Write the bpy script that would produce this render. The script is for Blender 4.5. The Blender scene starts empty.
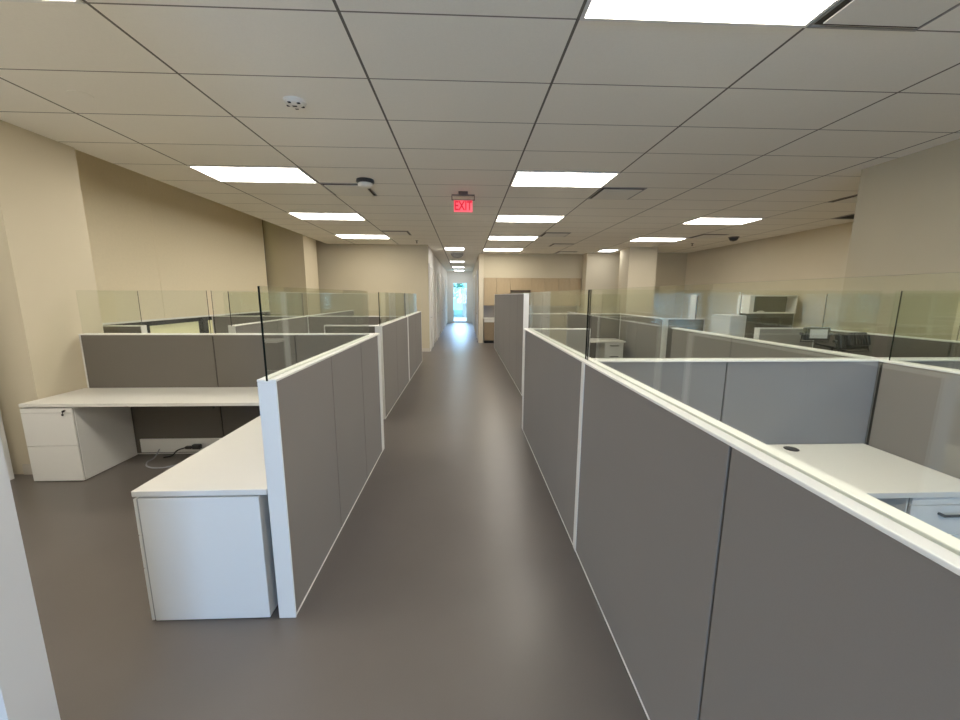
import bpy, bmesh, math, random
from mathutils import Vector, Matrix
random.seed(4)
scene = bpy.context.scene
COL = scene.collection
CEIL = 3.051
GX, GY = -3.069, 2.228          # ceiling grid origin: 1.22 m bays across, 0.61 m along
PH, GT = 1.255, 1.678            # partition height, glass screen top

# ------------------------------------------------------------------ materials
def new_mat(name):
    m = bpy.data.materials.new(name); m.use_nodes = True
    nt = m.node_tree
    return m, nt, nt.nodes['Principled BSDF']

def mat(name, col, rough=.5, spec=.5, metal=0., noise=0., nscale=60., bump=0., bscale=200., emit=None, estr=0.):
    m, nt, p = new_mat(name)
    p.inputs['Base Color'].default_value = (*col, 1)
    p.inputs['Roughness'].default_value = rough
    p.inputs['Specular IOR Level'].default_value = spec
    p.inputs['Metallic'].default_value = metal
    tc = nt.nodes.new('ShaderNodeTexCoord')
    if noise:
        n = nt.nodes.new('ShaderNodeTexNoise'); n.inputs['Scale'].default_value = nscale
        n.inputs['Detail'].default_value = 4
        r = nt.nodes.new('ShaderNodeMix'); r.data_type = 'RGBA'
        r.inputs['A'].default_value = (*[c*(1-noise) for c in col], 1)
        r.inputs['B'].default_value = (*[min(1, c*(1+noise)) for c in col], 1)
        nt.links.new(tc.outputs['Object'], n.inputs['Vector'])
        nt.links.new(n.outputs['Fac'], r.inputs['Factor'])
        nt.links.new(r.outputs['Result'], p.inputs['Base Color'])
    if bump:
        n = nt.nodes.new('ShaderNodeTexNoise'); n.inputs['Scale'].default_value = bscale
        b = nt.nodes.new('ShaderNodeBump'); b.inputs['Strength'].default_value = bump
        b.inputs['Distance'].default_value = .002
        nt.links.new(tc.outputs['Object'], n.inputs['Vector'])
        nt.links.new(n.outputs['Fac'], b.inputs['Height'])
        nt.links.new(b.outputs['Normal'], p.inputs['Normal'])
    if emit:
        p.inputs['Emission Color'].default_value = (*emit, 1)
        p.inputs['Emission Strength'].default_value = estr
    return m

def fabric_mat(name, col):
    m, nt, p = new_mat(name)
    tc = nt.nodes.new('ShaderNodeTexCoord')
    p.inputs['Roughness'].default_value = .9
    p.inputs['Specular IOR Level'].default_value = .25
    p.inputs['Sheen Weight'].default_value = .12
    w = nt.nodes.new('ShaderNodeTexNoise'); w.inputs['Scale'].default_value = 420; w.inputs['Detail'].default_value = 2
    l = nt.nodes.new('ShaderNodeTexNoise'); l.inputs['Scale'].default_value = 1.7
    mx = nt.nodes.new('ShaderNodeMix'); mx.data_type = 'RGBA'
    mx.inputs['A'].default_value = (*[c*.9 for c in col], 1); mx.inputs['B'].default_value = (*[c*1.1 for c in col], 1)
    add = nt.nodes.new('ShaderNodeMath'); add.operation = 'MULTIPLY_ADD'
    add.inputs[1].default_value = .5
    sc = nt.nodes.new('ShaderNodeMath'); sc.operation = 'MULTIPLY'; sc.inputs[1].default_value = .5
    nt.links.new(tc.outputs['Object'], w.inputs['Vector']); nt.links.new(tc.outputs['Object'], l.inputs['Vector'])
    nt.links.new(l.outputs['Fac'], sc.inputs[0])
    nt.links.new(w.outputs['Fac'], add.inputs[0]); nt.links.new(sc.outputs[0], add.inputs[2])
    nt.links.new(add.outputs[0], mx.inputs['Factor']); nt.links.new(mx.outputs['Result'], p.inputs['Base Color'])
    b = nt.nodes.new('ShaderNodeBump'); b.inputs['Strength'].default_value = .15; b.inputs['Distance'].default_value = .001
    nt.links.new(w.outputs['Fac'], b.inputs['Height']); nt.links.new(b.outputs['Normal'], p.inputs['Normal'])
    return m

def ceiling_mat():
    m, nt, p = new_mat('acoustic_tiles')
    p.inputs['Roughness'].default_value = .95; p.inputs['Specular IOR Level'].default_value = .1
    tc = nt.nodes.new('ShaderNodeTexCoord'); sp = nt.nodes.new('ShaderNodeSeparateXYZ')
    nt.links.new(tc.outputs['Object'], sp.inputs[0])
    def line(out, org, step, w):
        a = nt.nodes.new('ShaderNodeMath'); a.operation = 'SUBTRACT'; a.inputs[1].default_value = org - 40*step - step/2
        nt.links.new(out, a.inputs[0])
        d = nt.nodes.new('ShaderNodeMath'); d.operation = 'MODULO'; d.inputs[1].default_value = step
        nt.links.new(a.outputs[0], d.inputs[0])
        s = nt.nodes.new('ShaderNodeMath'); s.operation = 'SUBTRACT'; s.inputs[1].default_value = step/2
        nt.links.new(d.outputs[0], s.inputs[0])
        ab = nt.nodes.new('ShaderNodeMath'); ab.operation = 'ABSOLUTE'; nt.links.new(s.outputs[0], ab.inputs[0])
        lt = nt.nodes.new('ShaderNodeMath'); lt.operation = 'LESS_THAN'; lt.inputs[1].default_value = w/2
        nt.links.new(ab.outputs[0], lt.inputs[0])
        return lt.outputs[0]
    lx = line(sp.outputs['X'], GX, 1.22, .017)
    ly = line(sp.outputs['Y'], GY, .61, .010)
    n = nt.nodes.new('ShaderNodeTexNoise'); n.inputs['Scale'].default_value = 90; n.inputs['Detail'].default_value = 5
    nt.links.new(tc.outputs['Object'], n.inputs['Vector'])
    base = nt.nodes.new('ShaderNodeMix'); base.data_type = 'RGBA'
    base.inputs['A'].default_value = (.87, .83, .735, 1); base.inputs['B'].default_value = (.94, .90, .80, 1)
    nt.links.new(n.outputs['Fac'], base.inputs['Factor'])
    m1 = nt.nodes.new('ShaderNodeMix'); m1.data_type = 'RGBA'; m1.inputs['B'].default_value = (.20, .18, .15, 1)
    nt.links.new(ly, m1.inputs['Factor']); nt.links.new(base.outputs['Result'], m1.inputs['A'])
    m2 = nt.nodes.new('ShaderNodeMix'); m2.data_type = 'RGBA'; m2.inputs['B'].default_value = (.15, .135, .11, 1)
    nt.links.new(lx, m2.inputs['Factor']); nt.links.new(m1.outputs['Result'], m2.inputs['A'])
    nt.links.new(m2.outputs['Result'], p.inputs['Base Color'])
    b = nt.nodes.new('ShaderNodeBump'); b.inputs['Strength'].default_value = .15; b.inputs['Distance'].default_value = .001
    nt.links.new(n.outputs['Fac'], b.inputs['Height']); nt.links.new(b.outputs['Normal'], p.inputs['Normal'])
    return m

def floor_mat():
    m, nt, p = new_mat('vinyl_floor')
    tc = nt.nodes.new('ShaderNodeTexCoord')
    n = nt.nodes.new('ShaderNodeTexNoise'); n.inputs['Scale'].default_value = 2.2; n.inputs['Detail'].default_value = 6
    f = nt.nodes.new('ShaderNodeTexNoise'); f.inputs['Scale'].default_value = 160
    nt.links.new(tc.outputs['Object'], n.inputs['Vector']); nt.links.new(tc.outputs['Object'], f.inputs['Vector'])
    a = nt.nodes.new('ShaderNodeMath'); a.operation = 'MULTIPLY_ADD'; a.inputs[1].default_value = .35
    nt.links.new(f.outputs['Fac'], a.inputs[0]); nt.links.new(n.outputs['Fac'], a.inputs[2])
    mx = nt.nodes.new('ShaderNodeMix'); mx.data_type = 'RGBA'
    mx.inputs['A'].default_value = (.086, .073, .064, 1); mx.inputs['B'].default_value = (.118, .102, .090, 1)
    nt.links.new(a.outputs[0], mx.inputs['Factor']); nt.links.new(mx.outputs['Result'], p.inputs['Base Color'])
    r = nt.nodes.new('ShaderNodeMapRange'); r.inputs['To Min'].default_value = .30; r.inputs['To Max'].default_value = .36
    nt.links.new(n.outputs['Fac'], r.inputs['Value']); nt.links.new(r.outputs['Result'], p.inputs['Roughness'])
    p.inputs['Specular IOR Level'].default_value = .45
    return m

def wood_mat():
    m, nt, p = new_mat('light_oak')
    tc = nt.nodes.new('ShaderNodeTexCoord'); mp = nt.nodes.new('ShaderNodeMapping')
    mp.inputs['Scale'].default_value = (9, 9, .8)
    n = nt.nodes.new('ShaderNodeTexNoise'); n.inputs['Scale'].default_value = 5; n.inputs['Detail'].default_value = 6
    nt.links.new(tc.outputs['Object'], mp.inputs['Vector']); nt.links.new(mp.outputs['Vector'], n.inputs['Vector'])
    mx = nt.nodes.new('ShaderNodeMix'); mx.data_type = 'RGBA'
    mx.inputs['A'].default_value = (.33, .235, .12, 1); mx.inputs['B'].default_value = (.43, .32, .18, 1)
    nt.links.new(n.outputs['Fac'], mx.inputs['Factor']); nt.links.new(mx.outputs['Result'], p.inputs['Base Color'])
    p.inputs['Roughness'].default_value = .5
    return m

def glass_mat(name, tint, refl=1.0):
    m = bpy.data.materials.new(name); m.use_nodes = True
    nt = m.node_tree; nt.nodes.clear()
    out = nt.nodes.new('ShaderNodeOutputMaterial'); mix = nt.nodes.new('ShaderNodeMixShader')
    t = nt.nodes.new('ShaderNodeBsdfTransparent'); t.inputs[0].default_value = (*tint, 1)
    g = nt.nodes.new('ShaderNodeBsdfGlossy'); g.inputs['Roughness'].default_value = .0
    g.inputs['Color'].default_value = (.9, .96, .9, 1)
    lw = nt.nodes.new('ShaderNodeLayerWeight'); lw.inputs['Blend'].default_value = .5
    pw = nt.nodes.new('ShaderNodeMath'); pw.operation = 'POWER'; pw.inputs[1].default_value = 4.5
    mu = nt.nodes.new('ShaderNodeMath'); mu.operation = 'MULTIPLY_ADD'; mu.inputs[1].default_value = .75*refl; mu.inputs[2].default_value = .045*refl
    nt.links.new(lw.outputs['Facing'], pw.inputs[0]); nt.links.new(pw.outputs[0], mu.inputs[0]); nt.links.new(mu.outputs[0], mix.inputs[0])
    nt.links.new(t.outputs[0], mix.inputs[1]); nt.links.new(g.outputs[0], mix.inputs[2])
    nt.links.new(mix.outputs[0], out.inputs[0])
    return m

M = dict(
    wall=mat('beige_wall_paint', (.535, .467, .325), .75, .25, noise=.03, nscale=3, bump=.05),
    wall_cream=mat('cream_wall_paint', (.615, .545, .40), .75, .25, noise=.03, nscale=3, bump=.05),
    wall_white=mat('white_wall_paint', (.66, .66, .65), .7, .25, noise=.02, nscale=4, bump=.15, bscale=300),
    corridor=mat('corridor_paint', (.74, .71, .67), .6, .35, noise=.02),
    ceil=ceiling_mat(), floor=floor_mat(), wood=wood_mat(),
    fabric=fabric_mat('warm_grey_fabric', (.180, .161, .142)),
    fabric_daylit=fabric_mat('daylit_grey_fabric', (.205, .203, .207)),  # same grey fabric with the bluish daylight put into its colour
    fabric_dark_shaded=fabric_mat('dark_shaded_grey_fabric', (.125, .112, .094)),  # darker grey; shade on some of the partitions is put into this tone
    fabric_pale=fabric_mat('pale_grey_fabric', (.33, .31, .27)),
    white=mat('white_powder_coat', (.80, .79, .75), .42, .4, noise=.01),
    cap=mat('white_aluminium_cap', (.86, .85, .80), .35, .5, noise=.01),
    lam=mat('white_laminate', (.77, .75, .69), .32, .45, noise=.012, nscale=8),
    edge=mat('white_edge_band', (.74, .75, .76), .4, .4, noise=.01),
    dark=mat('dark_reveal', (.004, .0035, .003), .6, .3, noise=.1),
    black=mat('black_plastic', (.016, .016, .017), .4, .5, noise=.1),
    blackm=mat('black_metal', (.02, .02, .022), .35, .5, .4, noise=.1),
    chrome=mat('chrome', (.6, .58, .55), .22, .5, 1., noise=.05),
    shade=mat('roller_shade_cloth', (.76, .67, .475), .9, .1, noise=.05, nscale=30, bump=.2, bscale=500),
    bronze=mat('dark_bronze_frame', (.010, .008, .006), .6, .15, noise=.1),
    pane_glow=mat('glowing_window_pane', (.55, .52, .28), .5, .4, noise=.06, nscale=2, emit=(.62, .58, .30), estr=.42),  # light from outdoors put into the pane itself as emission
    base=mat('vinyl_baseboard', (.55, .50, .42), .5, .4, noise=.03),
    throat=mat('brown_grey_gap', (.07, .06, .045), .8, .2, noise=.05),
    grey=mat('grey_plastic', (.35, .34, .31), .5, .4, noise=.03),
    cream=mat('cream_plastic', (.78, .75, .67), .45, .4, noise=.02),
    lens=mat('light_diffuser', (.9, .9, .88), .5, .3, noise=.01, emit=(1, .92, .79), estr=16),
    lens2=mat('corridor_light_diffuser', (.9, .9, .88), .5, .3, noise=.01, emit=(1, .97, .92), estr=8.5),
    red=mat('red_sign_face', (.75, .12, .13), .4, .4, noise=.05, emit=(1, .07, .10), estr=.75),
    redl=mat('red_sign_letters', (.35, .0, .01), .4, .4, noise=.05, emit=(.75, .0, .015), estr=.55),
    signm=mat('brown_metal', (.075, .05, .035), .45, .5, .3, noise=.1),
    lampglass=mat('work_light_glass', (.55, .56, .53), .15, .6, noise=.05),
    counter=mat('pale_countertop', (.68, .64, .55), .3, .5, noise=.05, nscale=30),
    tile=mat('grey_backsplash', (.34, .31, .27), .35, .5, noise=.05, nscale=20),
    brownbase=mat('dark_oak_base', (.18, .125, .065), .5, .4, noise=.15, nscale=12),
    leaf=mat('pale_leaf', (.16, .26, .16), .7, .2, noise=.4, nscale=2),
    bark=mat('bark', (.18, .14, .10), .9, .1, noise=.3, nscale=14),
    pave=mat('outdoor_paving', (.40, .34, .30), .8, .2, noise=.1, nscale=3),
    pale_wall=mat('pale_blue_render', (.40, .30, .26), .8, .2, noise=.04),
    cable=mat('clear_grey_cable', (.30, .31, .34), .3, .5, noise=.05),
    glass=glass_mat('green_tinted_glass', (.955, .969, .945), 1.0),
    glass_clear=glass_mat('clear_glass', (.97, .985, .99), 1.0),
    gedge=mat('dark_glass_edge', (.004, .006, .005), .6, .05, noise=.1),
    gtop=mat('pale_glass_edge', (.72, .72, .62), .2, .5, noise=.05),
)

# ------------------------------------------------------------------ helpers
ORG = {}
def new(): return bmesh.new()
def box(bm, x0, x1, y0, y1, z0, z1, bev=0., seg=2, mi=0):
    if x0 > x1: x0, x1 = x1, x0
    if y0 > y1: y0, y1 = y1, y0
    mtx = Matrix.Translation(((x0+x1)/2, (y0+y1)/2, (z0+z1)/2)) @ Matrix.Diagonal((x1-x0, y1-y0, z1-z0, 1))
    r = bmesh.ops.create_cube(bm, size=1, matrix=mtx)
    vs = r['verts']
    if bev:
        es = {e for v in vs for e in v.link_edges}
        bmesh.ops.bevel(bm, geom=list(es), offset=bev, segments=seg, profile=.5, affect='EDGES', clamp_overlap=True)
    return bm
def cyl(bm, c, r, h, axis='Z', seg=32, r2=None, bev=0.):
    rot = Matrix.Identity(4)
    if axis == 'X': rot = Matrix.Rotation(math.pi/2, 4, 'Y')
    if axis == 'Y': rot = Matrix.Rotation(-math.pi/2, 4, 'X')
    bmesh.ops.create_cone(bm, cap_ends=True, segments=seg, radius1=r, radius2=r if r2 is None else r2, depth=h,
                          matrix=Matrix.Translation(c) @ rot)
    return bm
def lathe(bm, prof, c, seg=40):
    rings = []
    for r, z in prof:
        rings.append([bm.verts.new((c[0]+r*math.cos(2*math.pi*k/seg), c[1]+r*math.sin(2*math.pi*k/seg), c[2]+z)) for k in range(seg)])
    for a, b in zip(rings, rings[1:]):
        for k in range(seg):
            bm.faces.new((a[k], a[(k+1) % seg], b[(k+1) % seg], b[k]))
    bm.faces.new(rings[0][::-1]); bm.faces.new(rings[-1])
    return bm
def tube(bm, pts, r, seg=10):
    pts = [Vector(p) for p in pts]
    rings = []
    up = Vector((0, 0, 1))
    for i, p in enumerate(pts):
        d = (pts[min(i+1, len(pts)-1)] - pts[max(i-1, 0)]).normalized()
        a = d.cross(up)
        if a.length < .05: a = d.cross(Vector((1, 0, 0)))
        a.normalize(); b = d.cross(a).normalized()
        rings.append([bm.verts.new(p + (a*math.cos(t)+b*math.sin(t))*r) for t in [2*math.pi*k/seg for k in range(seg)]])
    for A, B in zip(rings, rings[1:]):
        for k in range(seg): bm.faces.new((A[k], A[(k+1) % seg], B[(k+1) % seg], B[k]))
    bm.faces.new(rings[0][::-1]); bm.faces.new(rings[-1])
    return bm
def spline(ctrl, n=8):
    c = [Vector(p) for p in ctrl]; c = [c[0]] + c + [c[-1]]; out = []
    for i in range(1, len(c)-2):
        for k in range(n):
            t = k/n
            out.append(.5*((2*c[i]) + (c[i+1]-c[i-1])*t + (2*c[i-1]-5*c[i]+4*c[i+1]-c[i+2])*t*t + (3*c[i]-c[i-1]-3*c[i+1]+c[i+2])*t**3))
    out.append(c[-2]); return out

def finish(name, bm, mats, org, smooth=False):
    bmesh.ops.recalc_face_normals(bm, faces=bm.faces[:])
    bmesh.ops.translate(bm, verts=bm.verts[:], vec=-Vector(org))
    me = bpy.data.meshes.new(name); bm.to_mesh(me); bm.free()
    for m in (mats if isinstance(mats, (list, tuple)) else [mats]): me.materials.append(m)
    if smooth:
        for p in me.polygons: p.use_smooth = True
    o = bpy.data.objects.new(name, me); COL.objects.link(o)
    return o
def thing(name, label, cat, loc, group=None):
    o = bpy.data.objects.new(name, None); o.empty_display_size = .1
    COL.objects.link(o); o.location = loc; ORG[o.name] = Vector(loc)
    o['label'] = label; o['category'] = cat
    if group: o['group'] = group
    return o
def part(name, bm, m, parent, label=None, smooth=False):
    org = ORG[parent.name]
    o = finish(name, bm, m, org, smooth); o.parent = parent; ORG[o.name] = org
    if label: o['label'] = label
    return o
def solo(name, bm, m, label, cat, group=None, smooth=False):
    xs = [v.co for v in bm.verts]
    org = Vector(((min(v.x for v in xs)+max(v.x for v in xs))/2, (min(v.y for v in xs)+max(v.y for v in xs))/2, min(v.z for v in xs)))
    o = finish(name, bm, m, org, smooth); o.location = org; ORG[o.name] = org
    o['label'] = label; o['category'] = cat
    if group: o['group'] = group
    return o
def struct(name, bm, m, label, cat='wall', parent=None):
    o = finish(name, bm, m, (0, 0, 0) if parent is None else ORG[parent.name])
    ORG[o.name] = Vector((0, 0, 0)) if parent is None else ORG[parent.name]
    if parent: o.parent = parent
    else:
        o['kind'] = 'structure'; o['label'] = label; o['category'] = cat
    return o
def copy_tree(o, loc, label, group=None):
    c = o.copy(); COL.objects.link(c); c.location = loc; c['label'] = label
    if group: c['group'] = group
    def rec(src, dst):
        for ch in list(src.children):
            d = ch.copy(); COL.objects.link(d); d.parent = dst
            rec(ch, d)
    rec(o, c)
    return c
def bx(*a, **k): return box(new(), *a, **k)

# ------------------------------------------------------------------ setting
struct('floor', bx(-4.9, 7.6, -4.2, 24.2, -.1, 0), M['floor'], 'brown grey smooth vinyl floor of the open office', 'floor')
bm = new(); box(bm, -3.80, 7.55, -4.1, 13.95, CEIL, CEIL+.12); box(bm, -1.3, .8, 13.95, 23.8, CEIL, CEIL+.12)
box(bm, -3.84, -3.80, -4.1, 11.4, CEIL, 3.70)
struct('ceiling', bm, M['ceil'], 'suspended ceiling of long beige acoustic tiles in a dark lined grid', 'ceiling')
struct('ceiling_cove', bx(-5.0, -3.80, -4.1, 11.5, 3.70, 3.8), M['wall'], 'raised recess above the ceiling edge along the window wall', 'ceiling')
# left wall: near piece, column, window wall, far pier
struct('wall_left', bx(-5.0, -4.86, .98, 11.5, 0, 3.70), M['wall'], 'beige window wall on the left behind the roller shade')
struct('wall_front_left_recess', bx(-4.86, -3.80, .98, 1.10, 0, 3.70), M['wall_white'], 'white return wall behind the left edge of the photo')
struct('wall_left_near', bx(-4.3, -4.05, 1.12, 3.40, 0, 3.70), M['wall_white'], 'white wall strip at the left edge of the photo beside the column')
struct('wall_front_left', bx(-3.80, -1.325, .98, 1.10, 0, CEIL-.001), M['wall_white'], 'white wall end in the lower left corner of the photo')
struct('column_left', bx(-4.86, -3.81, 3.485, 4.21, 0, 3.70), M['wall_cream'], 'square beige column behind the left desk', 'column')
struct('column_left_far', bx(-4.86, -3.86, 9.72, 10.55, 0, 3.70), M['wall'], 'beige column at the far end of the roller shade', 'column')
bm = bx(-4.9, -1.03, 11.3, 11.45, 0, CEIL); box(bm, -4.9, -3.80, 11.3, 11.45, CEIL, 3.75)
struct('wall_back_left', bm, M['wall'], 'beige end wall to the left of the corridor')
struct('wall_corridor_left', bx(-1.15, -1.03, 11.45, 23.5, 0, CEIL), M['corridor'], 'pale left wall of the corridor lined with doors')
struct('wall_corridor_right', bx(.50, .66, 13.36, 23.5, 0, CEIL), M['wall_cream'], 'cream wall end and right side of the corridor')
bm = new(); box(bm, -1.3, -.70, 23.5, 23.62, 0, CEIL); box(bm, .18, .8, 23.5, 23.62, 0, CEIL); box(bm, -.70, .18, 23.5, 23.62, 2.42, CEIL)
struct('wall_corridor_end', bm, M['corridor'], 'grey beige wall around the bright glazed door at the end of the corridor')
bm = new(); box(bm, .66, 4.10, 13.86, 13.95, 0, CEIL); box(bm, .66, 4.10, 13.43, 13.86, 2.245, CEIL)
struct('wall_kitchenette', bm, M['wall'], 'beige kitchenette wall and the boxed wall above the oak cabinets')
struct('wall_back_pier', bx(4.08, 5.4, 13.0, 13.95, 0, CEIL), M['wall_cream'], 'cream wall pier right of the kitchenette')
struct('column_back', bx(4.83, 5.66, 11.40, 12.1, 0, CEIL), M['wall_cream'], 'square cream column in front of the far right wall', 'column')
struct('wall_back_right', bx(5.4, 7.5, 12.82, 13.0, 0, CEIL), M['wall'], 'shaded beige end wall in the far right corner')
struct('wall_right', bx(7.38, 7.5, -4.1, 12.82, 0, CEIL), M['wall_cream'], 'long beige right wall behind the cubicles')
struct('column_right', bx(4.46, 5.5, 3.33, 4.43, 0, CEIL), M['wall'], 'big beige column on the right side of the photo', 'column')
# wall behind the camera; its wide window is added to let daylight in
bm = new(); box(bm, -5, -1.6, -4.2, -4.06, 0, CEIL); box(bm, 1.0, 7.5, -4.2, -4.06, 0, CEIL); box(bm, -1.6, 1.0, -4.2, -4.06, 0, .5); box(bm, -1.6, 1.0, -4.2, -4.06, 2.8, CEIL)
struct('wall_behind', bm, M['wall'], 'beige wall behind the viewpoint with an added wide window')
struct('wall_left_behind', bx(-4.3, -4.2, -4.1, .98, 0, 3.70), M['wall'], 'beige side wall behind the viewpoint')
bm = new()
for a, b in ((-1.6, -1.54), (-.33, -.27), (.94, 1.0)): box(bm, a, b, -4.18, -4.08, .5, 2.8)
box(bm, -1.6, 1.0, -4.18, -4.08, .5, .56); box(bm, -1.6, 1.0, -4.18, -4.08, 2.74, 2.8)
w2 = struct('window_added', bm, M['bronze'], 'added wide window behind the viewpoint', 'window')  # added, out of view; opening for the daylight lamp
struct('window_pane', bx(-1.54, .94, -4.135, -4.125, .56, 2.74), M['glass_clear'], None, parent=w2)

# baseboards
def bb(name, x0, x1, y0, y1): struct(name, bx(x0, x1, y0, y1, 0, .10, bev=.002), M['base'], 'low pale baseboard along the foot of the wall '+name.split('_', 1)[1].replace('_', ' '), 'baseboard')
bb('baseboard_back_left', -4.85, -1.03, 11.288, 11.30)
bb('baseboard_corridor_left', -1.03, -1.018, 11.3, 23.49)
bb('baseboard_corridor_right', .488, .50, 13.36, 23.49)
bb('baseboard_column_left', -4.05, -3.81, 3.473, 3.485)
bb('baseboard_right', 7.368, 7.38, -4, 12.8)

# window on the left wall with shade
bm = new()
Y0, Y1 = 4.25, 9.70
box(bm, -4.86, -4.78, Y0, Y1, .78, .86); box(bm, -4.86, -4.78, Y0, Y1, 1.165, 1.26); box(bm, -4.86, -4.78, Y0, Y1, 3.5, 3.6)
for y in (4.28, 5.05, 5.94, 7.28, 8.4, 9.62): box(bm, -4.86, -4.76, y-.075, y+.075, .80, 3.56)
w1 = struct('window_1', bm, M['bronze'], 'left window with dark bronze frame below the roller shade', 'window')
struct('window_pane', bx(-4.845, -4.835, Y0+.02, Y1-.02, .80, 3.55), M['pane_glow'], None, parent=w1)
struct('window_sill', bx(-4.86, -4.66, Y0, Y1, .74, .78, bev=.004), M['white'], None, parent=w1)

t = thing('roller_shade', 'wide beige roller shade covering the left window', 'shade', (-4.66, 6.95, 1.27))
bm = new()
for y0, y1 in ((4.23, 6.20), (6.206, 9.47)): box(bm, -4.664, -4.660, y0, y1, 1.27, 3.52)
part('shade_cloth', bm, M['shade'], t)
part('hem_bar', bx(-4.672, -4.650, 4.23, 9.47, 1.245, 1.272, bev=.003), M['white'], t, 'thin white bottom bar')
part('roller_tube', cyl(new(), (-4.70, 6.93, 3.54), .04, 5.3, 'Y'), M['grey'], t)

# glazed door at the corridor end
bm = new(); box(bm, -.70, -.645, 23.52, 23.60, 0, 2.42); box(bm, .125, .18, 23.52, 23.60, 0, 2.42); box(bm, -.645, .125, 23.52, 23.60, 2.36, 2.42); box(bm, -.645, .125, 23.52, 23.60, 0, .10)
d = struct('door_1', bm, M['white'], 'bright glazed door at the end of the corridor', 'door')
struct('door_pane', bx(-.645, .125, 23.555, 23.563, .10, 2.36), M['glass_clear'], None, parent=d)
struct('door_handle', tube(new(), [(.08, 23.53, .95), (.08, 23.49, .95), (.08, 23.49, 1.25), (.08, 23.53, 1.25)], .012), M['chrome'], None, parent=d)
# corridor side doors
def side_door(n, xw, sgn, y0, y1, label):
    bm = new()
    for a, b in ((y0, y0+.09), (y1-.09, y1)): box(bm, xw, xw+sgn*.035, a, b, 0, 2.55, bev=.003)
    box(bm, xw, xw+sgn*.035, y0+.09, y1-.09, 2.46, 2.55, bev=.003)
    f = struct('door_%d' % n, bm, M['white'], label, 'door')
    struct('door_leaf', bx(xw+sgn*.001, xw+sgn*.015, y0+.09, y1-.09, .01, 2.46), M['corridor'], None, parent=f)
    struct('door_handle', tube(new(), [(xw+sgn*.015, y0+.17, 1.0), (xw+sgn*.06, y0+.17, 1.0), (xw+sgn*.06, y0+.29, 1.0)], .009), M['chrome'], None, parent=f)
side_door(2, -1.03, 1, 11.36, 12.5, 'white framed door on the left of the corridor, nearest')
side_door(3, -1.03, 1, 14.2, 15.3, 'white framed door on the left of the corridor, second from the near end')
side_door(4, -1.03, 1, 17.0, 18.1, 'white framed door on the left of the corridor, third from the near end')
side_door(5, -1.03, 1, 20.0, 21.1, 'white framed door on the left of the corridor, farthest')
side_door(6, .50, -1, 14.0, 15.1, 'white framed door on the right of the corridor, nearest')
side_door(7, .50, -1, 17.5, 18.6, 'white framed door on the right of the corridor, middle')
side_door(8, .50, -1, 20.8, 21.9, 'white framed door on the right of the corridor, farthest')
# outdoors beyond the door
struct('ground_outside', bx(-8, 8, 23.63, 45, -.12, -.02), M['pave'], 'pale paving outside the corridor door', 'ground')
bm = new(); box(bm, -.15, 3.5, 30, 33, -.02, 2.05); box(bm, -.25, 3.6, 29.9, 33.1, 2.05, 2.15)
solo('garden_wall', bm, M['pale_wall'], 'pale blue low building seen through the glazed corridor door', 'building')
def tree(x, y, h, label):
    t = thing('tree', label, 'tree', (x, y, -.02), 'trees outside the corridor door')
    part('trunk', cyl(new(), (x, y, h*.25-.02), .12, h*.5, r2=.08, seg=10), M['bark'], t)
    bm = new()
    for k in range(260):
        a, b, r = random.uniform(0, 6.28), random.uniform(-1.2, 1.5), random.uniform(.5, 1.0)*h*.3
        c = Vector((x+r*math.cos(a)*math.cos(b), y+r*math.sin(a)*math.cos(b), h*.58+r*math.sin(b)))
        n = Vector((random.uniform(-1, 1), random.uniform(-1, 1), random.uniform(-1, 1))).normalized()
        u = n.orthogonal().normalized()*random.uniform(.12, .22); v = n.cross(u)
        bm.faces.new([bm.verts.new(c+u), bm.verts.new(c+v*.6), bm.verts.new(c-u), bm.verts.new(c-v*.6)])
    part('foliage', bm, M['leaf'], t)
tree(-1.1, 33, 4.6, 'pale green tree left of the low building outside the corridor door')
tree(1.6, 37, 5.2, 'pale green tree behind the low building outside the corridor door')

# ------------------------------------------------------------------ partitions
PALE = (2.575, 2.67, -3.765, 3.70, -1.02, 9.0, .83, 4.44, -4.4, -4.55)
def pane(bm, axis, c, a0, a1, z0, z1, th=.010, pale=()):
    """A glass sheet; slot 0 = faces, 1 = the vertical end edges, 2 = the top edge."""
    x = (c-th/2, c+th/2)
    if axis == 'y': box(bm, x[0], x[1], a0, a1, z0, z1)
    else: box(bm, a0, a1, x[0], x[1], z0, z1)
    bm.faces.ensure_lookup_table()
    for f in bm.faces:
        f.normal_update()
        n = f.normal
        along = abs(n.y) if axis == 'y' else abs(n.x)
        end = a0 if (n.y if axis == 'y' else n.x) < 0 else a1
        f.material_index = 2 if abs(n.z) > .9 else (1 if along > .9 and end not in pale else 0)
    return bm

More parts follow.
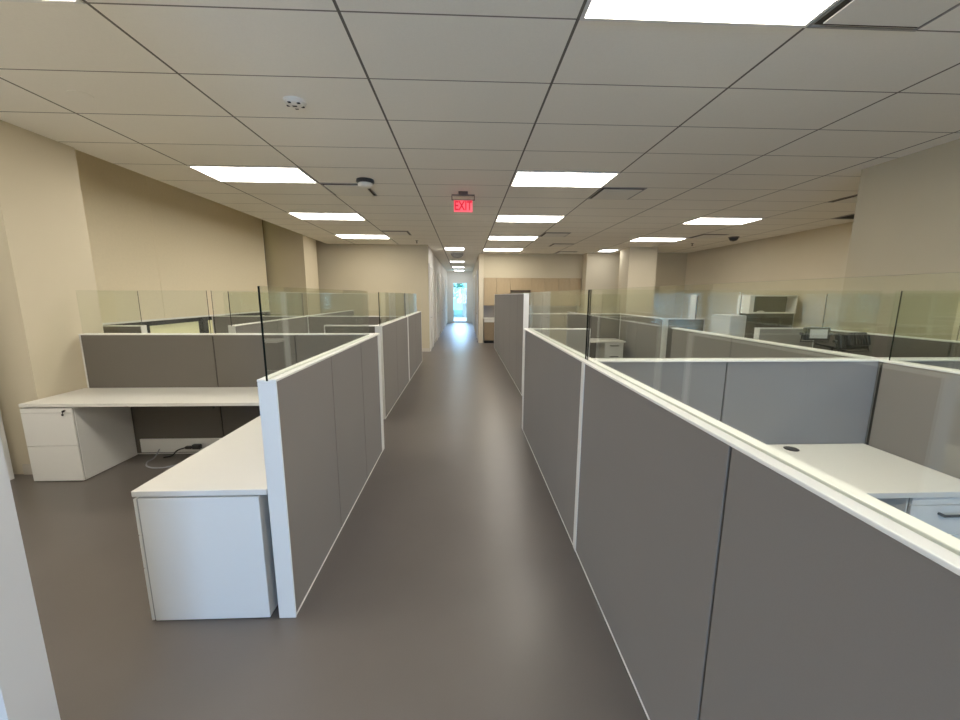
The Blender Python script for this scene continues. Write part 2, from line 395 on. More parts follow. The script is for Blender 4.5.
def partition(label, axis, c0, a0, a1, seams=(), h=PH, th=.084, glass=(), posts=(True, True), joints=(), fab='fabric', name='office_partition', cap=True, cat='partition'):
    """axis = run direction; c0 = low side of its thickness; seams = panel joints; joints = (position, width) of white joint posts."""
    c1 = c0+th; cm = (c0+c1)/2
    def B(bm, a, b, lo, hi, z0, z1, bev=0.):
        if axis == 'y': box(bm, lo, hi, a, b, z0, z1, bev)
        else: box(bm, a, b, lo, hi, z0, z1, bev)
        return bm
    loc = (cm, (a0+a1)/2, 0) if axis == 'y' else ((a0+a1)/2, cm, 0)
    t = thing(name, label, cat, loc, 'office partitions around the cubicles')
    p0 = a0+(.010 if posts[0] else 0); p1 = a1-(.010 if posts[1] else .02)
    part('inner_frame', B(new(), p0, p1 if posts[1] else a1, c0+.014, c1-.014, .006, h-.03), M['dark'], t, 'dark recess between the panels')
    cuts = sorted([(s-.0048, s+.0048) for s in seams] + [(j-w/2, j+w/2) for j, w in joints])
    s = p0+.003; segs = []
    for lo, hi in cuts: segs.append((s, lo)); s = hi
    segs.append((s, p1-.003))
    for a, b in segs:
        bm = B(new(), a, b, c0+.003, c0+.0145, .016, h-.012, .003); B(bm, a, b, c1-.0145, c1-.003, .016, h-.012, .003)
        part('fabric_panel', bm, M[fab], t)
    bm = B(new(), p0, p1, c0+.001, c0+.02, .006, .0155); B(bm, p0, p1, c1-.02, c1-.001, .006, .0155)
    part('base_trim', bm, M['cap'], t, 'thin white strip along the floor')
    if cap:
        bm = B(new(), a0, a1, c0-.002, cm-.007, h-.0115, h, .0025); B(bm, a0, a1, cm+.007, c1+.002, h-.0115, h, .0025)
        B(bm, a0, a1, cm-.0075, cm+.0075, h-.0115, h-.009)
        part('top_cap', bm, M['cap'], t, 'white grooved cap rail')
    for flag, a, b in ((posts[0], a0, a0+.009), (posts[1], a1-.009, a1)):
        if flag: part('end_post', B(new(), a, b, c0-.001, c1+.001, .002, h-.012, .003), M['white'], t, 'white end post')
    for j, w in joints:
        part('joint_post', B(new(), j-w/2+.002, j+w/2-.002, c0-.001, c1+.001, .004, h-.012, .002), M['white'], t, 'white joint post')
    for g0, g1 in glass:
        part('glass_screen', pane(new(), axis, cm, g0, g1, h-.009, GT, pale=PALE), [M['glass'], M['gedge'], M['gtop']], t, 'clear green tinted glass screen')
    return t

# left near cubicle
XL = -.868
P_L1 = partition('grey partition with white end post left of the aisle, nearest the camera', 'y', XL-.085, 1.765, 3.894, seams=(2.52, 3.25), glass=((1.77, 3.70),), posts=(True, True))
P_LB = partition('grey glass topped partition behind the left corner desk', 'x', 3.90, -3.77, XL, seams=(-2.50, -1.70), fab='fabric_dark_shaded', glass=((-3.765, -2.535), (-2.49, -1.02)))
bm = bx(-3.33, -.99, 3.885, 3.899, .03, .175, bev=.003)
part('raceway_cover', bm, M['white'], P_LB, 'white cable raceway cover near the floor')
# left second block
P_L2 = partition('grey glass topped partition left of the aisle, second from the camera', 'y', -1.142, 4.985, 9.55, seams=(6.03, 8.4), joints=((7.27, .09),), glass=((5.05, 7.22), (7.26, 9.0)))
partition('short grey wing partition facing the camera with a free left end', 'x', 5.0, -1.80, -1.144, seams=(), fab='fabric_dark_shaded')
partition('grey spine partition with white end between the left cubicles', 'y', -2.985, 4.98, 10.3, seams=(6.1, 8.6), joints=((7.30, .09),), glass=((4.985, 7.2),))
partition('grey partition across the left cubicles, between spine and aisle', 'x', 7.255, -2.90, -1.144, seams=(-2.0,), glass=((-2.88, -1.15),))
partition('grey partition across the left cubicles, between window and spine', 'x', 7.255, -4.62, -2.987, seams=(-3.8,), glass=((-4.4, -3.0),))
partition('short dark grey wing partition near the left window', 'x', 4.95, -4.62, -4.02, fab='fabric_dark_shaded', glass=((-4.55, -4.04),))

# right near cubicle
XR = .713
P_R1 = partition('long grey glass topped partition along the right of the aisle', 'y', XR, -1.4, 4.50, seams=(-.34, .955), joints=((2.25, .056),), glass=((-1.35, 2.30), (2.335, 4.44)))
P_RC = partition('daylight tinted grey glass topped cross partition behind the right near desk', 'x', 2.265, .799, 4.25, seams=(1.62, 2.60), joints=(), fab='fabric_daylit', glass=((.83, 2.575), (2.67, 4.2)))
P_RS = partition('grey spine partition beside the right near desk', 'y', 2.585, -1.4, 2.262, seams=(.9,), glass=((-1.3, 2.24),), posts=(True, False))
partition('grey spine partition behind the right cross partition', 'y', 2.585, 2.357, 4.70, seams=(3.6,), joints=(), posts=(True, False))
partition('short wing partition with pale fabric at the far end of the right aisle partition', 'x', 4.505, XR, 1.50, fab='fabric_pale')
# right rows further back
P_TALL = partition('tall grey partition wall with white end post right of the aisle', 'y', .945, 6.15, 12.15, seams=(6.9, 8.0, 9.24, 10.6), h=GT, fab='fabric')
partition('grey partition across the aisle side cubicle beside the tall partition', 'x', 8.42, 1.037, 3.465, seams=(2.2,), fab='fabric_dark_shaded', glass=((1.06, 3.44),))
partition('grey spine partition with white end post behind the right near cubicles', 'y', 3.467, 6.60, 8.6, seams=(7.6,), joints=())
partition('short dark grey wing partition right of the far white end post', 'x', 6.60, 3.559, 4.22, fab='fabric_dark_shaded')
partition('pale partition with left end post behind the work light', 'x', 4.62, 3.66, 4.45, fab='fabric_pale')
partition('dark grey glass topped partition along the big right column', 'y', 4.355, -1.0, 4.61, seams=(.6, 1.9, 3.25), fab='fabric_dark_shaded', glass=((-.9, 3.2), (3.24, 4.55)))
partition('tall shaded grey partition behind the open overhead shelf', 'x', 8.33, 6.08, 7.36, seams=(6.6,), h=GT, fab='fabric_dark_shaded')

# ------------------------------------------------------------------ desks
def desk_top(bm, x0, x1, y0, y1, z=.714, th=.030): return box(bm, x0, x1, y0, y1, z-th, z, .003)
def bracket(bm, x0, y, dirn=-1):
    box(bm, x0-.004, x0+.004, y, y+dirn*.40, .63, .6755); box(bm, x0-.004, x0+.004, y, y+dirn*.03, .50, .617)
    return bm

t = thing('desk', 'white laminate corner desk along the left partition', 'desk', (-2.35, 3.6, 0))
part('desktop', desk_top(new(), -3.795, -.958, 3.315, 3.898), M['lam'], t)
for x in (-2.55, -1.55): part('bracket', bracket(new(), x, 3.898), M['black'], t, 'dark metal support bracket')
t = thing('return_desk', 'white laminate return desk beside the nearest aisle partition', 'desk', (-1.28, 2.5, 0))
part('desktop', desk_top(new(), -1.59, -.958, 1.765, 3.312), M['lam'], t)
part('leg', bx(-1.56, -.99, 3.22, 3.25, 0.002, .683, bev=.002), M['white'], t)
t = thing('desk', 'white laminate desk with round grommet in the right near cubicle', 'desk', (1.7, 1.93, 0))
part('desktop', desk_top(new(), .81, 2.578, 1.645, 2.262, .706), M['lam'], t)
bm = lathe(new(), [(.040, 0), (.040, .003), (.034, .005), (.030, .003)], (2.03, 2.185, .706), 32)
part('grommet', bm, M['black'], t, 'black round cable grommet')
part('bracket', bracket(new(), 1.5, 2.262), M['black'], t, 'dark metal support bracket')
t = thing('desk', 'white laminate desk along the grey cross partition, seen beyond the glass right of the aisle', 'desk', (2.75, 8.1, 0))
part('desktop', desk_top(new(), 1.95, 3.36, 7.82, 8.415), M['lam'], t)
part('bracket', bracket(new(), 2.3, 8.415), M['black'], t, 'dark metal support bracket')

def pedestal(label, x0, x1, y0, y1, fronts, face, handle='none', lock=False, cat='pedestal', h=.674, z0=.006, body='white'):
    """face: '-y' fronts look at -y, '-x' fronts look at -x. fronts = list of (z0,z1)"""
    t = thing('file_pedestal', label, cat, ((x0+x1)/2, (y0+y1)/2, 0), 'white file pedestals under the desks')
    f = .02
    bm = new()
    if face == '-y': box(bm, x0, x1, y0+f, y1, z0, h, .003); box(bm, x0+.02, x1-.02, y0+.04, y1-.02, 0.001, z0)
    else: box(bm, x0+f, x1, y0, y1, z0, h, .003); box(bm, x0+.04, x1-.02, y0+.02, y1-.02, 0.001, z0)
    part('body', bm, M[body], t)
    # flat liner behind the drawer fronts makes the dark seam
    bm = bx(x0+.004, x1-.004, y0+.012, y0+f, z0+.004, h-.004) if face == '-y' else bx(x0+.012, x0+f, y0+.004, y1-.004, z0+.004, h-.004)
    part('reveal', bm, M['grey'], t, 'shadow gap between the drawers')
    for a, b in fronts:
        bm = bx(x0, x1, y0, y0+.0125, a, b, bev=.002) if face == '-y' else bx(x0, x0+.0125, y0, y1, a, b, bev=.002)
        dr = part('drawer', bm, M[body], t)
        if handle == 'bar':
            zc = b-.055; xc = (x0+x1)/2; w = .09
            hb = new(); box(hb, xc-w, xc+w, y0-.028, y0-.018, zc-.010, zc+.010, .002)
            for s in (-1, 1): box(hb, xc+s*w-.006, xc+s*w+.006, y0-.028, y0+.002, zc-.006, zc+.006, .002)
            part('handle', hb, M['black'], dr, 'black bar handle')
    if lock:
        lx, lz = x1-.055, fronts[0][1]-.012
        lz = h-.022
        k = part('lock', cyl(new(), (lx, y0-.003, lz), .009, .012, 'Y', 20), M['chrome'], t, 'small round lock')
        bm = bx(lx-.001, lx+.001, y0-.028, y0-.008, lz-.010, lz+.006)
        cyl(bm, (lx-.004, y0-.022, lz-.032), .010, .003, 'Y', 16); tube(bm, [(lx, y0-.02, lz-.008), (lx-.003, y0-.022, lz-.024)], .0025, 6)
        part('key', bm, M['blackm'], k, 'key hanging in the lock')
    return t
pedestal('white two drawer pedestal with a key in its lock under the left corner desk', -3.80, -3.375, 3.322, 3.89, ((.335, .628), (.009, .331), (.632, .672)), '-y', lock=True)
pedestal('white pedestal with plain side under the return desk beside the aisle', -1.588, -1.0, 1.768, 2.20, ((.009, .30), (.304, .48), (.484, .672)), '-x')
pedestal('white pedestal with black bar handle under the right near desk', 2.205, 2.572, 1.665, 2.24, ((.009, .29), (.294, .46), (.464, .622), (.626, .672)), '-y')
pedestal('white three drawer pedestal with dark handles at the far desk seen through the right glass', 2.93, 3.32, 7.84, 8.38, ((.009, .235), (.239, .445), (.449, .672)), '-y', 'bar')
# black bar handle of the near right pedestal sits on its top box drawer
ped = [o for o in COL.objects if o.get('label', '').startswith('white pedestal with black bar')][0]
drs = sorted([o for o in ped.children if o.name.startswith('drawer')], key=lambda o: -max(v.co.z for v in o.data.vertices))
for dr in drs[1:]:
    zc = max(v.co.z for v in dr.data.vertices)-.042; xc = 2.44
    hb = new(); box(hb, xc-.085, xc+.085, 1.665-.030, 1.665-.020, zc-.006, zc+.006, .002)
    for s in (-1, 1): box(hb, xc+s*.085-.006, xc+s*.085+.006, 1.665-.030, 1.667, zc-.006, zc+.006, .002)
    part('handle', hb, M['black'], dr, 'black bar handle')

# cable and power lead under the left desk
pts = spline([(-3.10, 3.83, .09), (-3.12, 3.78, .02), (-3.13, 3.70, .007), (-3.05, 3.60, .007), (-2.92, 3.56, .007), (-2.80, 3.62, .007), (-2.74, 3.74, .007)])
solo('floor_cable', tube(new(), pts, .006, 8), M['cable'], 'pale thin cable looping on the floor under the left desk', 'cable', smooth=True)
t = thing('power_lead', 'black power lead with a plug under the left corner desk', 'cable', (-2.85, 3.8, 0))
part('cord', tube(new(), spline([(-3.05, 3.80, .010), (-2.98, 3.82, .02), (-2.92, 3.82, .075), (-2.84, 3.835, .10)]), .007, 8), M['black'], t, smooth=True)
bm = new(); box(bm, -2.845, -2.78, 3.820, 3.852, .085, .115, .006); box(bm, -2.77, -2.69, 3.810, 3.852, .085, .135, .008)
box(bm, -2.785, -2.765, 3.825, 3.845, .095, .11)
part('plug', bm, M['black'], t)

# ------------------------------------------------------------------ things behind the right glass
t = thing('storage_tower', 'white storage tower standing behind the right spine partition', 'cabinet', (4.2, 6.1, 0))
bm = new(); box(bm, 4.20, 4.47, 5.95, 6.40, 0.001, 1.345, .004)
part('body', bm, M['white'], t)
for a, b in ((.04, .66), (.67, 1.335)):
    part('door', bx(4.203, 4.467, 5.936, 5.949, a, b, bev=.002), M['white'], t)
t = thing('end_panel', 'tall narrow white panel left of the open overhead shelf', 'panel', (5.06, 8.4, 0))
part('body', bx(4.99, 5.12, 8.38, 8.43, .001, GT-.01, bev=.004), M['white'], t)
part('side_panel', bx(5.122, 5.15, 8.375, 8.43, .001, GT-.012, bev=.003), M['dark'], t, 'dark side edge')
t = thing('overhead_shelf', 'white open overhead shelf with dark interior on the tall far right partition', 'shelf', (6.45, 8.25, 1.28))
X0, X1, Ya, Yb = 6.10, 7.15, 8.06, 8.325
part('side_panel', bx(X0, X0+.022, Ya, Yb, 1.28, 1.665, bev=.002), M['white'], t)
part('side_panel', bx(X1-.022, X1, Ya, Yb, 1.28, 1.665, bev=.002), M['white'], t)
part('shelf_board', bx(X0+.024, X1-.024, Ya, Yb, 1.28, 1.305, bev=.002), M['white'], t)
part('top_board', bx(X0+.024, X1-.024, Ya, Yb, 1.645, 1.665, bev=.002), M['white'], t)
part('back_panel', bx(X0+.024, X1-.024, Yb-.012, Yb, 1.307, 1.643), M['fabric_dark_shaded'], t)
part('sliding_door', bx(X0+.025, X0+.10, Ya+.004, Ya+.02, 1.307, 1.643, bev=.002), M['white'], t)
bm = new(); tube(bm, spline([(6.36, 8.14, 1.318), (6.43, 8.12, 1.330), (6.50, 8.15, 1.320), (6.46, 8.2, 1.325), (6.38, 8.18, 1.318)], 6), .012, 8)
solo('cable_coil', bm, M['cream'], 'small pale coil lying in the open overhead shelf', 'cable', smooth=True)

# twin work light on a tripod behind the right spine partition
WX, WY = 3.63, 3.78
t = thing('work_light', 'black twin head work light on a stand behind the right spine partition', 'lamp', (WX+.1, WY, 0))
bm = new(); cyl(bm, (WX+.16, WY, .60), .014, 1.08, seg=16); cyl(bm, (WX+.16, WY, .42), .019, .75, seg=16)
part('pole', bm, M['blackm'], t)
for k in range(3):
    a = k*2.094+.5
    bm = tube(new(), [(WX+.16, WY, .40), (WX+.16+.33*math.cos(a), WY+.33*math.sin(a), .012)], .010, 8)
    part('leg', bm, M['blackm'], t)
bm = tube(new(), [(WX-.02, WY, 1.165), (WX+.16, WY, 1.125), (WX+.34, WY+.03, 1.085)], .012, 10)
part('crossbar', bm, M['blackm'], t)
def head(cx, cy, cz, yaw, tilt, w, hgt, dep=.075):
    mtx = Matrix.Translation((cx, cy, cz)) @ Matrix.Rotation(yaw, 4, 'Z') @ Matrix.Rotation(tilt, 4, 'X')
    bm = new()
    box(bm, -w/2, w/2, -.012, dep*.5, -hgt/2, hgt/2, .014, 3)
    box(bm, -w*.36, w*.36, dep*.5, dep, -hgt*.34, hgt*.34, .012, 2)
    for s in (-1, 1): box(bm, s*w*.40-.012, s*w*.40+.012, -.022, -.010, -hgt/2+.008, hgt/2-.008, .003); box(bm, -w*.43, w*.43, -.022, -.010, s*hgt*.41-.010, s*hgt*.41+.010, .003)
    for k in range(7): box(bm, -w*.3+k*w*.1-.003, -w*.3+k*w*.1+.003, dep, dep+.012, -hgt*.3, hgt*.3)
    bmesh.ops.transform(bm, matrix=mtx, verts=bm.verts[:])
    hd = part('lamp_head', bm, M['black'], t)
    bm = box(new(), -w*.40, w*.40, -.0155, -.0125, -hgt*.37, hgt*.37); bmesh.ops.transform(bm, matrix=mtx, verts=bm.verts[:])
    part('lamp_glass', bm, M['lampglass'], hd, 'pale rectangular glass front')
    bm = new()
    for s in (-1, 1): cyl(bm, (s*(w/2+.018), .012, 0), .014, .030, 'X', 16)
    tube(bm, [(-w/2-.012, .012, 0), (-w/2-.012, .03, -hgt*.62), (w/2+.012, .03, -hgt*.62), (w/2+.012, .012, 0)], .006, 8)
    bmesh.ops.transform(bm, matrix=mtx, verts=bm.verts[:])
    part('yoke', bm, M['black'], hd, 'mounting bracket with side knobs')
head(WX-.02, WY, 1.268, -.12, -.05, .245, .135)
head(WX+.335, WY, 1.19, math.pi+.12, .25, .345, .175, .10)

# ------------------------------------------------------------------ kitchenette
KY = 13.40
def cab(x0, x1, z0, z1, label, doors, y0=KY, y1=13.855, m='wood', name='wall_cabinet', group='oak wall cabinets of the kitchenette'):
    t = thing(name, label, 'cabinet', ((x0+x1)/2, (y0+y1)/2, z0), group)
    part('carcass', bx(x0+.002, x1-.002, y0+.02, y1, z0, z1), M[m], t)
    w = (x1-x0)/doors
    for k in range(doors):
        part('door', bx(x0+k*w+.004, x0+(k+1)*w-.004, y0, y0+.0195, z0+.002, z1-.004, bev=.0015), M[m], t)
    return t
cab(.675, 1.11, 1.30, 2.24, 'light oak wall cabinet beside the corridor wall end', 1)
cab(1.11, 1.59, 1.30, 2.24, 'light oak wall cabinet, second from the corridor wall end', 1)
c3 = cab(1.59, 2.30, 1.83, 2.24, 'short light oak wall cabinet above the dark niche', 2)
part('niche_shelf', bx(1.60, 2.29, KY+.01, 13.85, 1.775, 1.829), M['signm'], c3, 'dark brown underside')
cab(2.30, 2.77, 1.30, 2.24, 'light oak wall cabinet right of the dark niche', 1)
cab(2.77, 3.25, 1.30, 2.24, 'light oak wall cabinet, second right of the dark niche', 1)
cab(3.25, 3.65, 1.30, 2.24, 'light oak wall cabinet, second from the right end of the row', 1)
cab(3.65, 4.05, 1.30, 2.24, 'light oak wall cabinet at the right end of the row', 1)
struct('trim_1', bx(.665, 4.09, 13.845, 13.858, .875, 1.295), M['tile'], 'grey backsplash between counter and oak cabinets', 'backsplash')
solo('countertop', bx(.672, 4.06, 13.22, 13.84, .835, .872, bev=.004), M['counter'], 'pale kitchenette countertop beside the corridor', 'countertop')
for k in range(4):
    x0 = .68+k*.842
    t = cab(x0, x0+.838, .10, .832, 'dark oak base cabinet under the kitchenette counter, %s the corridor' % ['nearest to', 'second from', 'third from', 'farthest from'][k], 2, 13.26, 13.83, 'brownbase', 'base_cabinet', 'base cabinets under the kitchenette counter')
    part('toe_kick', bx(x0+.01, x0+.828, 13.33, 13.8, .001, .098), M['dark'], t)
    part('apron', bx(x0+.004, x0+.834, 13.248, 13.259, .735, .83), M['counter'], t, 'pale front rail')

# ------------------------------------------------------------------ ceiling fixtures
def troffer(c, r, label, m='lens', w=1.22):
    x0 = GX+c*1.22; y0 = GY+r*.61; x1 = x0+w; y1 = y0+.61
    t = thing('ceiling_light', label, 'light', ((x0+x1)/2, (y0+y1)/2, CEIL-.012), 'recessed ceiling light panels')
    bm = new()
    box(bm, x0+.008, x1-.008, y0+.006, y0+.026, CEIL-.010, CEIL-.0005); box(bm, x0+.008, x1-.008, y1-.026, y1-.006, CEIL-.010, CEIL-.0005)
    box(bm, x0+.008, x0+.028, y0+.026, y1-.026, CEIL-.010, CEIL-.0005); box(bm, x1-.028, x1-.008, y0+.026, y1-.026, CEIL-.010, CEIL-.0005)
    part('frame', bm, M['white'], t)
    part('diffuser', bx(x0+.0285, x1-.0285, y0+.0265, y1-.0265, CEIL-.007, CEIL-.001), M[m], t, 'glowing white diffuser')
    return t
ordn = ['nearest', 'second', 'third', 'farthest']
for i, r in enumerate((4, 8, 12)):
    troffer(0, r, 'glowing ceiling light panel over the left cubicles, %s in its row' % ['nearest fully visible', 'middle', 'farthest'][i])
troffer(0, -1, 'glowing ceiling light panel cut by the top left corner of the photo')
troffer(3, -1, 'large glowing ceiling light panel at the top edge of the photo right of centre')
for i, r in enumerate((4, 8, 12, 16)):
    troffer(3, r, 'glowing ceiling light panel right of the exit sign, %s of four in line' % ordn[i])
for i, r in enumerate((8, 12, 16)):
    troffer(6, r, 'glowing ceiling light panel over the far right cubicles, %s of three' % ['nearest', 'middle', 'farthest'][i], 'lens' if i < 2 else 'lens2', 1.22 if i < 2 else .52)
troffer(6, -1, 'added unseen ceiling light panel right of the viewpoint')  # added out of view to brighten the foreground
for i, y in enumerate((11.85, 16.4, 19.6, 22.2)):
    x0 = -.60
    t = thing('ceiling_light', 'glowing ceiling light in the corridor, %s' % ordn[i], 'light', (x0+.3, y+.3, CEIL-.012), 'corridor ceiling lights')
    bm = new()
    for a in ((x0, x0+.61, y, y+.02), (x0, x0+.61, y+.59, y+.61), (x0, x0+.02, y+.02, y+.59), (x0+.59, x0+.61, y+.02, y+.59)):
        box(bm, a[0], a[1], a[2], a[3], CEIL-.010, CEIL-.0005)
    part('frame', bm, M['white'], t)
    part('diffuser', bx(x0+.0205, x0+.5895, y+.0205, y+.5895, CEIL-.007, CEIL-.001), M['lens2'], t, 'glowing white diffuser')

troffer(0, -5, 'added unseen ceiling light panel behind the viewpoint, left row')  # this row is added behind the camera to light the foreground
troffer(3, -5, 'added unseen ceiling light panel behind the viewpoint, middle row')
troffer(6, -5, 'added unseen ceiling light panel behind the viewpoint, right row')

def diffuser(x0, y0, label, plate='ceil_plate'):
    t = thing('air_diffuser', label, 'vent', (x0+.305, y0+.305, CEIL-.03), 'square ceiling air diffusers')
    bm = new()
    for a in ((x0, x0+.61, y0, y0+.018), (x0, x0+.61, y0+.592, y0+.61), (x0, x0+.018, y0+.018, y0+.592), (x0+.592, x0+.61, y0+.018, y0+.592)):
        box(bm, a[0]+.004, a[1]-.004, a[2]+.003, a[3]-.003, CEIL-.008, CEIL-.0005)
    part('frame', bm, M['grey'], t)
    part('throat', bx(x0+.019, x0+.591, y0+.022, y0+.588, CEIL-.003, CEIL-.0008), M['throat'], t, 'dark air gap')
    bm = new(); box(bm, x0+.045, x0+.565, y0+.045, y0+.555, CEIL-.020, CEIL-.013, .003)
    for sx in (.12, .49):
        for sy in (.12, .49): cyl(bm, (x0+sx, y0+sy, CEIL-.008), .008, .010, seg=8)
    part('plate', bm, M['cream'], t, 'flat square plate')
gx = lambda i: GX+i*.61
diffuser(gx(2), 5.278, 'square ceiling air diffuser beside the dark domed detector left of the exit sign')
diffuser(gx(2), 8.938, 'square ceiling air diffuser far left beside the sprinkler')
diffuser(gx(8), 5.278, 'square ceiling air diffuser right of the nearest light in the middle row')
diffuser(gx(8), 1.618, 'square ceiling air diffuser cut by the top edge of the photo')
diffuser(gx(8), 8.938, 'square ceiling air diffuser right of the second light in the middle row')
diffuser(gx(9), 10.768, 'square ceiling air diffuser third back on the right of the middle lights')
diffuser(gx(10), 12.598, 'square ceiling air diffuser farthest back above the kitchenette pier')
diffuser(gx(14), 5.278, 'square ceiling air diffuser half hidden behind the big right column')
diffuser(gx(14), 8.938, 'square ceiling air diffuser near the dark half dome on the far right')
t = thing('return_grille', 'dark square return air grille beside the big right column', 'vent', (7.0, 6.8, CEIL-.01))
x0, y0 = gx(16)+.01, 6.498
bm = new()
for a in ((x0, x0+.55, y0, y0+.02), (x0, x0+.55, y0+.57, y0+.59), (x0, x0+.02, y0+.02, y0+.57), (x0+.53, x0+.55, y0+.02, y0+.57)): box(bm, a[0], a[1], a[2], a[3], CEIL-.008, CEIL-.0005)
part('frame', bm, M['grey'], t)
bm = bx(x0+.02, x0+.53, y0+.02, y0+.57, CEIL-.003, CEIL-.001)
for k in range(9): box(bm, x0+.02, x0+.53, y0+.05+k*.055, y0+.058+k*.055, CEIL-.007, CEIL-.003)
part('louvre', bm, M['dark'], t, 'dark louvres')

# smoke detector, detector dome, sprinklers
c = (-1.245, 3.165, CEIL)
t = thing('smoke_detector', 'round cream smoke detector on the near left ceiling tiles', 'detector', (c[0], c[1], CEIL-.05))
part('base', lathe(new(), [(.078, 0), (.080, -.008), (.074, -.016)], c), M['cream'], t, smooth=False)
part('cover', lathe(new(), [(.068, -.0165), (.064, -.025), (.045, -.033), (.020, -.036)], c), M['cream'], t)
for k in range(5):
    a = k*1.2566+.5; r = .052
    part('sensor_slot', bx(c[0]+r*math.cos(a)-.012, c[0]+r*math.cos(a)+.012, c[1]+r*math.sin(a)-.009, c[1]+r*math.sin(a)+.009, CEIL-.034, CEIL-.026, bev=.003), M['dark'], t, 'dark sensor opening')
part('sensor_slot', bx(c[0]-.018, c[0]+.014, c[1]-.012, c[1]+.004, CEIL-.039, CEIL-.035, bev=.001), M['dark'], t, 'dark sensor opening')
c = (-1.225, 5.12, CEIL)
t = thing('motion_detector', 'white round detector with dark ring under the ceiling left of the exit sign', 'detector', (c[0], c[1], CEIL-.1))
part('base', lathe(new(), [(.105, 0), (.110, -.03), (.095, -.045)], c), M['black'], t, 'dark mounting ring')
part('cover', lathe(new(), [(.088, -.0455), (.092, -.060), (.075, -.085), (.030, -.097)], c), M['cream'], t, 'white domed cover')
c = (6.47, 9.33, CEIL)
t = thing('ceiling_camera_dome', 'dark half dome on the far right ceiling near the right wall', 'camera', (c[0], c[1], CEIL-.1))
part('base', lathe(new(), [(.115, 0), (.115, -.02)], c), M['signm'], t)
part('dome', lathe(new(), [(.10, -.0205), (.097, -.05), (.07, -.085), (.02, -.10)], c), M['black'], t)
def sprinkler(x, y, label):
    t = thing('ceiling_sprinkler', label, 'sprinkler', (x, y, CEIL-.07), 'ceiling sprinklers')
    part('escutcheon', lathe(new(), [(.04, 0), (.036, -.010)], (x, y, CEIL), 24), M['signm'], t)
    bm = cyl(new(), (x, y, CEIL-.035), .009, .05, seg=12); cyl(bm, (x, y, CEIL-.062), .022, .004, seg=16)
    tube(bm, [(x-.014, y, CEIL-.03), (x-.014, y, CEIL-.06)], .003, 6); tube(bm, [(x+.014, y, CEIL-.03), (x+.014, y, CEIL-.06)], .003, 6)
    part('nozzle', bm, M['signm'], t)
sprinkler(-1.24, 10.5, 'small dark sprinkler on the ceiling near the left corridor corner')
sprinkler(6.15, 10.5, 'small dark sprinkler on the ceiling over the far right corner')
solo('ceiling_sprinkler_cover', lathe(new(), [(.07, 0), (.068, -.004)], (-2.75, 3.15, CEIL)), M['ceil'], 'faint flat round sprinkler cover in the near left ceiling', 'sprinkler')
# corridor ceiling dome
c = (-.24, 13.4, CEIL)
t = thing('ceiling_dome', 'grey round dome on the corridor ceiling behind the first corridor light', 'dome', (c[0], c[1], CEIL-.15))
part('rim', lathe(new(), [(.24, -.0005), (.24, -.02)], c), M['white'], t)
part('dome', lathe(new(), [(.22, -.0205), (.20, -.08), (.13, -.14), (.03, -.16)], c), M['grey'], t, smooth=False)

# exit sign
EX, EY = -.012, 5.62
t = thing('exit_sign', 'red lit exit sign hanging from the ceiling over the aisle', 'sign', (EX, EY, 2.78))
part('canopy', bx(EX-.065, EX+.065, EY-.045, EY+.045, CEIL-.035, CEIL-.0005, bev=.006), M['signm'], t, 'brown ceiling mount')
bm = new(); box(bm, EX-.16, EX+.16, EY-.012, EY+.012, CEIL-.052, CEIL-.034, .002)
for s in (-1, 1): box(bm, EX+s*.155-.006, EX+s*.155+.006, EY-.010, EY+.010, CEIL-.105, CEIL-.052, .002)
box(bm, EX-.16, EX+.16, EY-.010, EY+.010, CEIL-.112, CEIL-.102, .002)
part('bracket', bm, M['signm'], t, 'brown metal hanging frame')
z0, z1 = 2.785, CEIL-.113
face = part('sign_face', bx(EX-.130, EX+.130, EY-.006, EY+.006, z0, z1, bev=.002), M['red'], t, 'glowing red panel')
cu = bpy.data.curves.new('letters', 'FONT'); cu.body = 'EXIT'; cu.size = .168; cu.extrude = .0015; cu.offset = .004; cu.align_x = 'CENTER'; cu.align_y = 'CENTER'
tmp = bpy.data.objects.new('letters_tmp', cu); COL.objects.link(tmp)
dg = bpy.context.evaluated_depsgraph_get(); dg.update()
me = bpy.data.meshes.new_from_object(tmp.evaluated_get(dg))
bpy.data.objects.remove(tmp); bpy.data.curves.remove(cu)
bm = new(); bm.from_mesh(me); bpy.data.meshes.remove(me)
bmesh.ops.transform(bm, matrix=Matrix.Translation((EX, EY-.008, (z0+z1)/2)) @ Matrix.Rotation(math.pi/2, 4, 'X') @ Matrix.Diagonal((.72, 1, 1, 1)), verts=bm.verts[:])
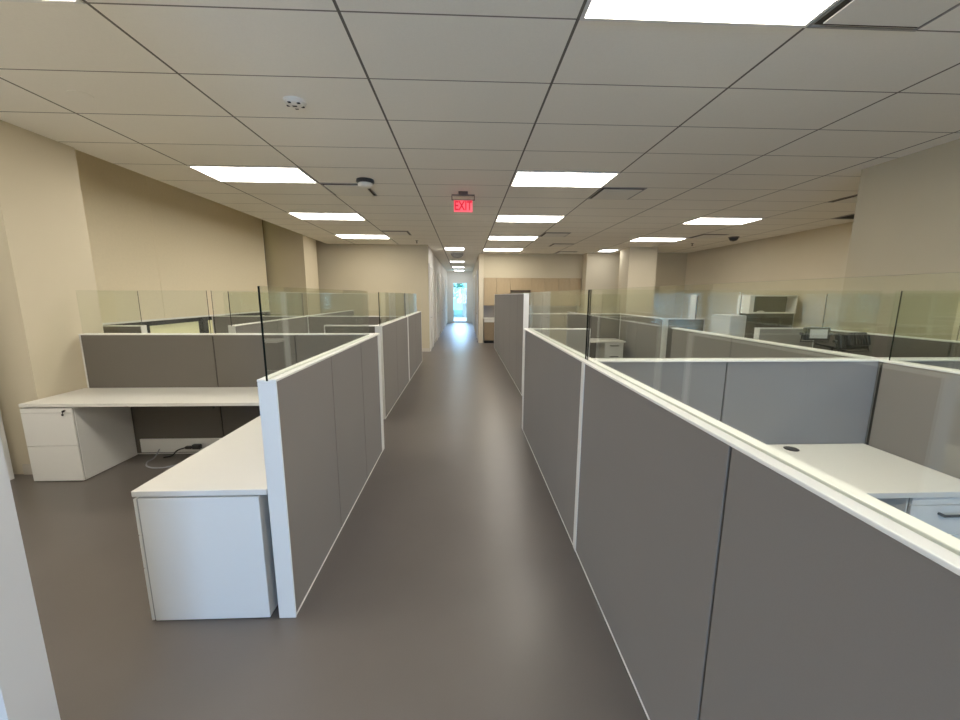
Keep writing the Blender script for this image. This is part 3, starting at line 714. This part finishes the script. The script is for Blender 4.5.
part('letters', bm, M['redl'], face, 'deep red letters reading EXIT')

# ------------------------------------------------------------------ lights, world, camera
def area(name, loc, target, sx, sy, power, col):
    l = bpy.data.lights.new(name, 'AREA'); l.shape = 'RECTANGLE'; l.size = sx; l.size_y = sy; l.energy = power; l.color = col
    o = bpy.data.objects.new(name, l); COL.objects.link(o); o.location = loc
    o.rotation_euler = (Vector(target)-Vector(loc)).to_track_quat('-Z', 'Y').to_euler()
    return o
area('added_window_daylight', (-.3, -4.5, 1.65), (-.3, 0, 1.4), 2.4, 2.1, 150, (.48, .60, 1.0))  # added cool lamp outside the unseen rear window, lights camera-facing surfaces
area('door_daylight', (-.25, 29.0, 4.6), (-.25, 18, 0), 4.0, 2.5, 2600, (.40, .62, 1.0))
w = bpy.data.worlds.new('sky'); scene.world = w; w.use_nodes = True
bg = w.node_tree.nodes['Background']; bg.inputs[0].default_value = (.14, .56, .85, 1); bg.inputs[1].default_value = 4.0

cam = bpy.data.cameras.new('camera'); co = bpy.data.objects.new('camera', cam); COL.objects.link(co)
cam.sensor_fit = 'HORIZONTAL'; cam.sensor_width = 36; cam.lens = 384.1/960*36; cam.clip_start = .05; cam.clip_end = 200
yaw, pitch, roll = .0409, -.1662, .0039
f = Vector((math.sin(yaw)*math.cos(pitch), math.cos(yaw)*math.cos(pitch), math.sin(pitch)))
r = Vector((math.cos(yaw), -math.sin(yaw), 0)); u = r.cross(f)
r2 = r*math.cos(roll)+u*math.sin(roll); u2 = u*math.cos(roll)-r*math.sin(roll)
co.matrix_world = Matrix(((r2.x, u2.x, -f.x, 0), (r2.y, u2.y, -f.y, 0), (r2.z, u2.z, -f.z, 1.64), (0, 0, 0, 1)))
scene.camera = co
scene.view_settings.view_transform = 'Standard'
scene.view_settings.exposure = .26
scene.view_settings.gamma = 1.15
scene.cycles.max_bounces = 12
scene.cycles.diffuse_bounces = 8
scene.cycles.glossy_bounces = 6
scene.cycles.transparent_max_bounces = 24
scene.cycles.use_denoising = True
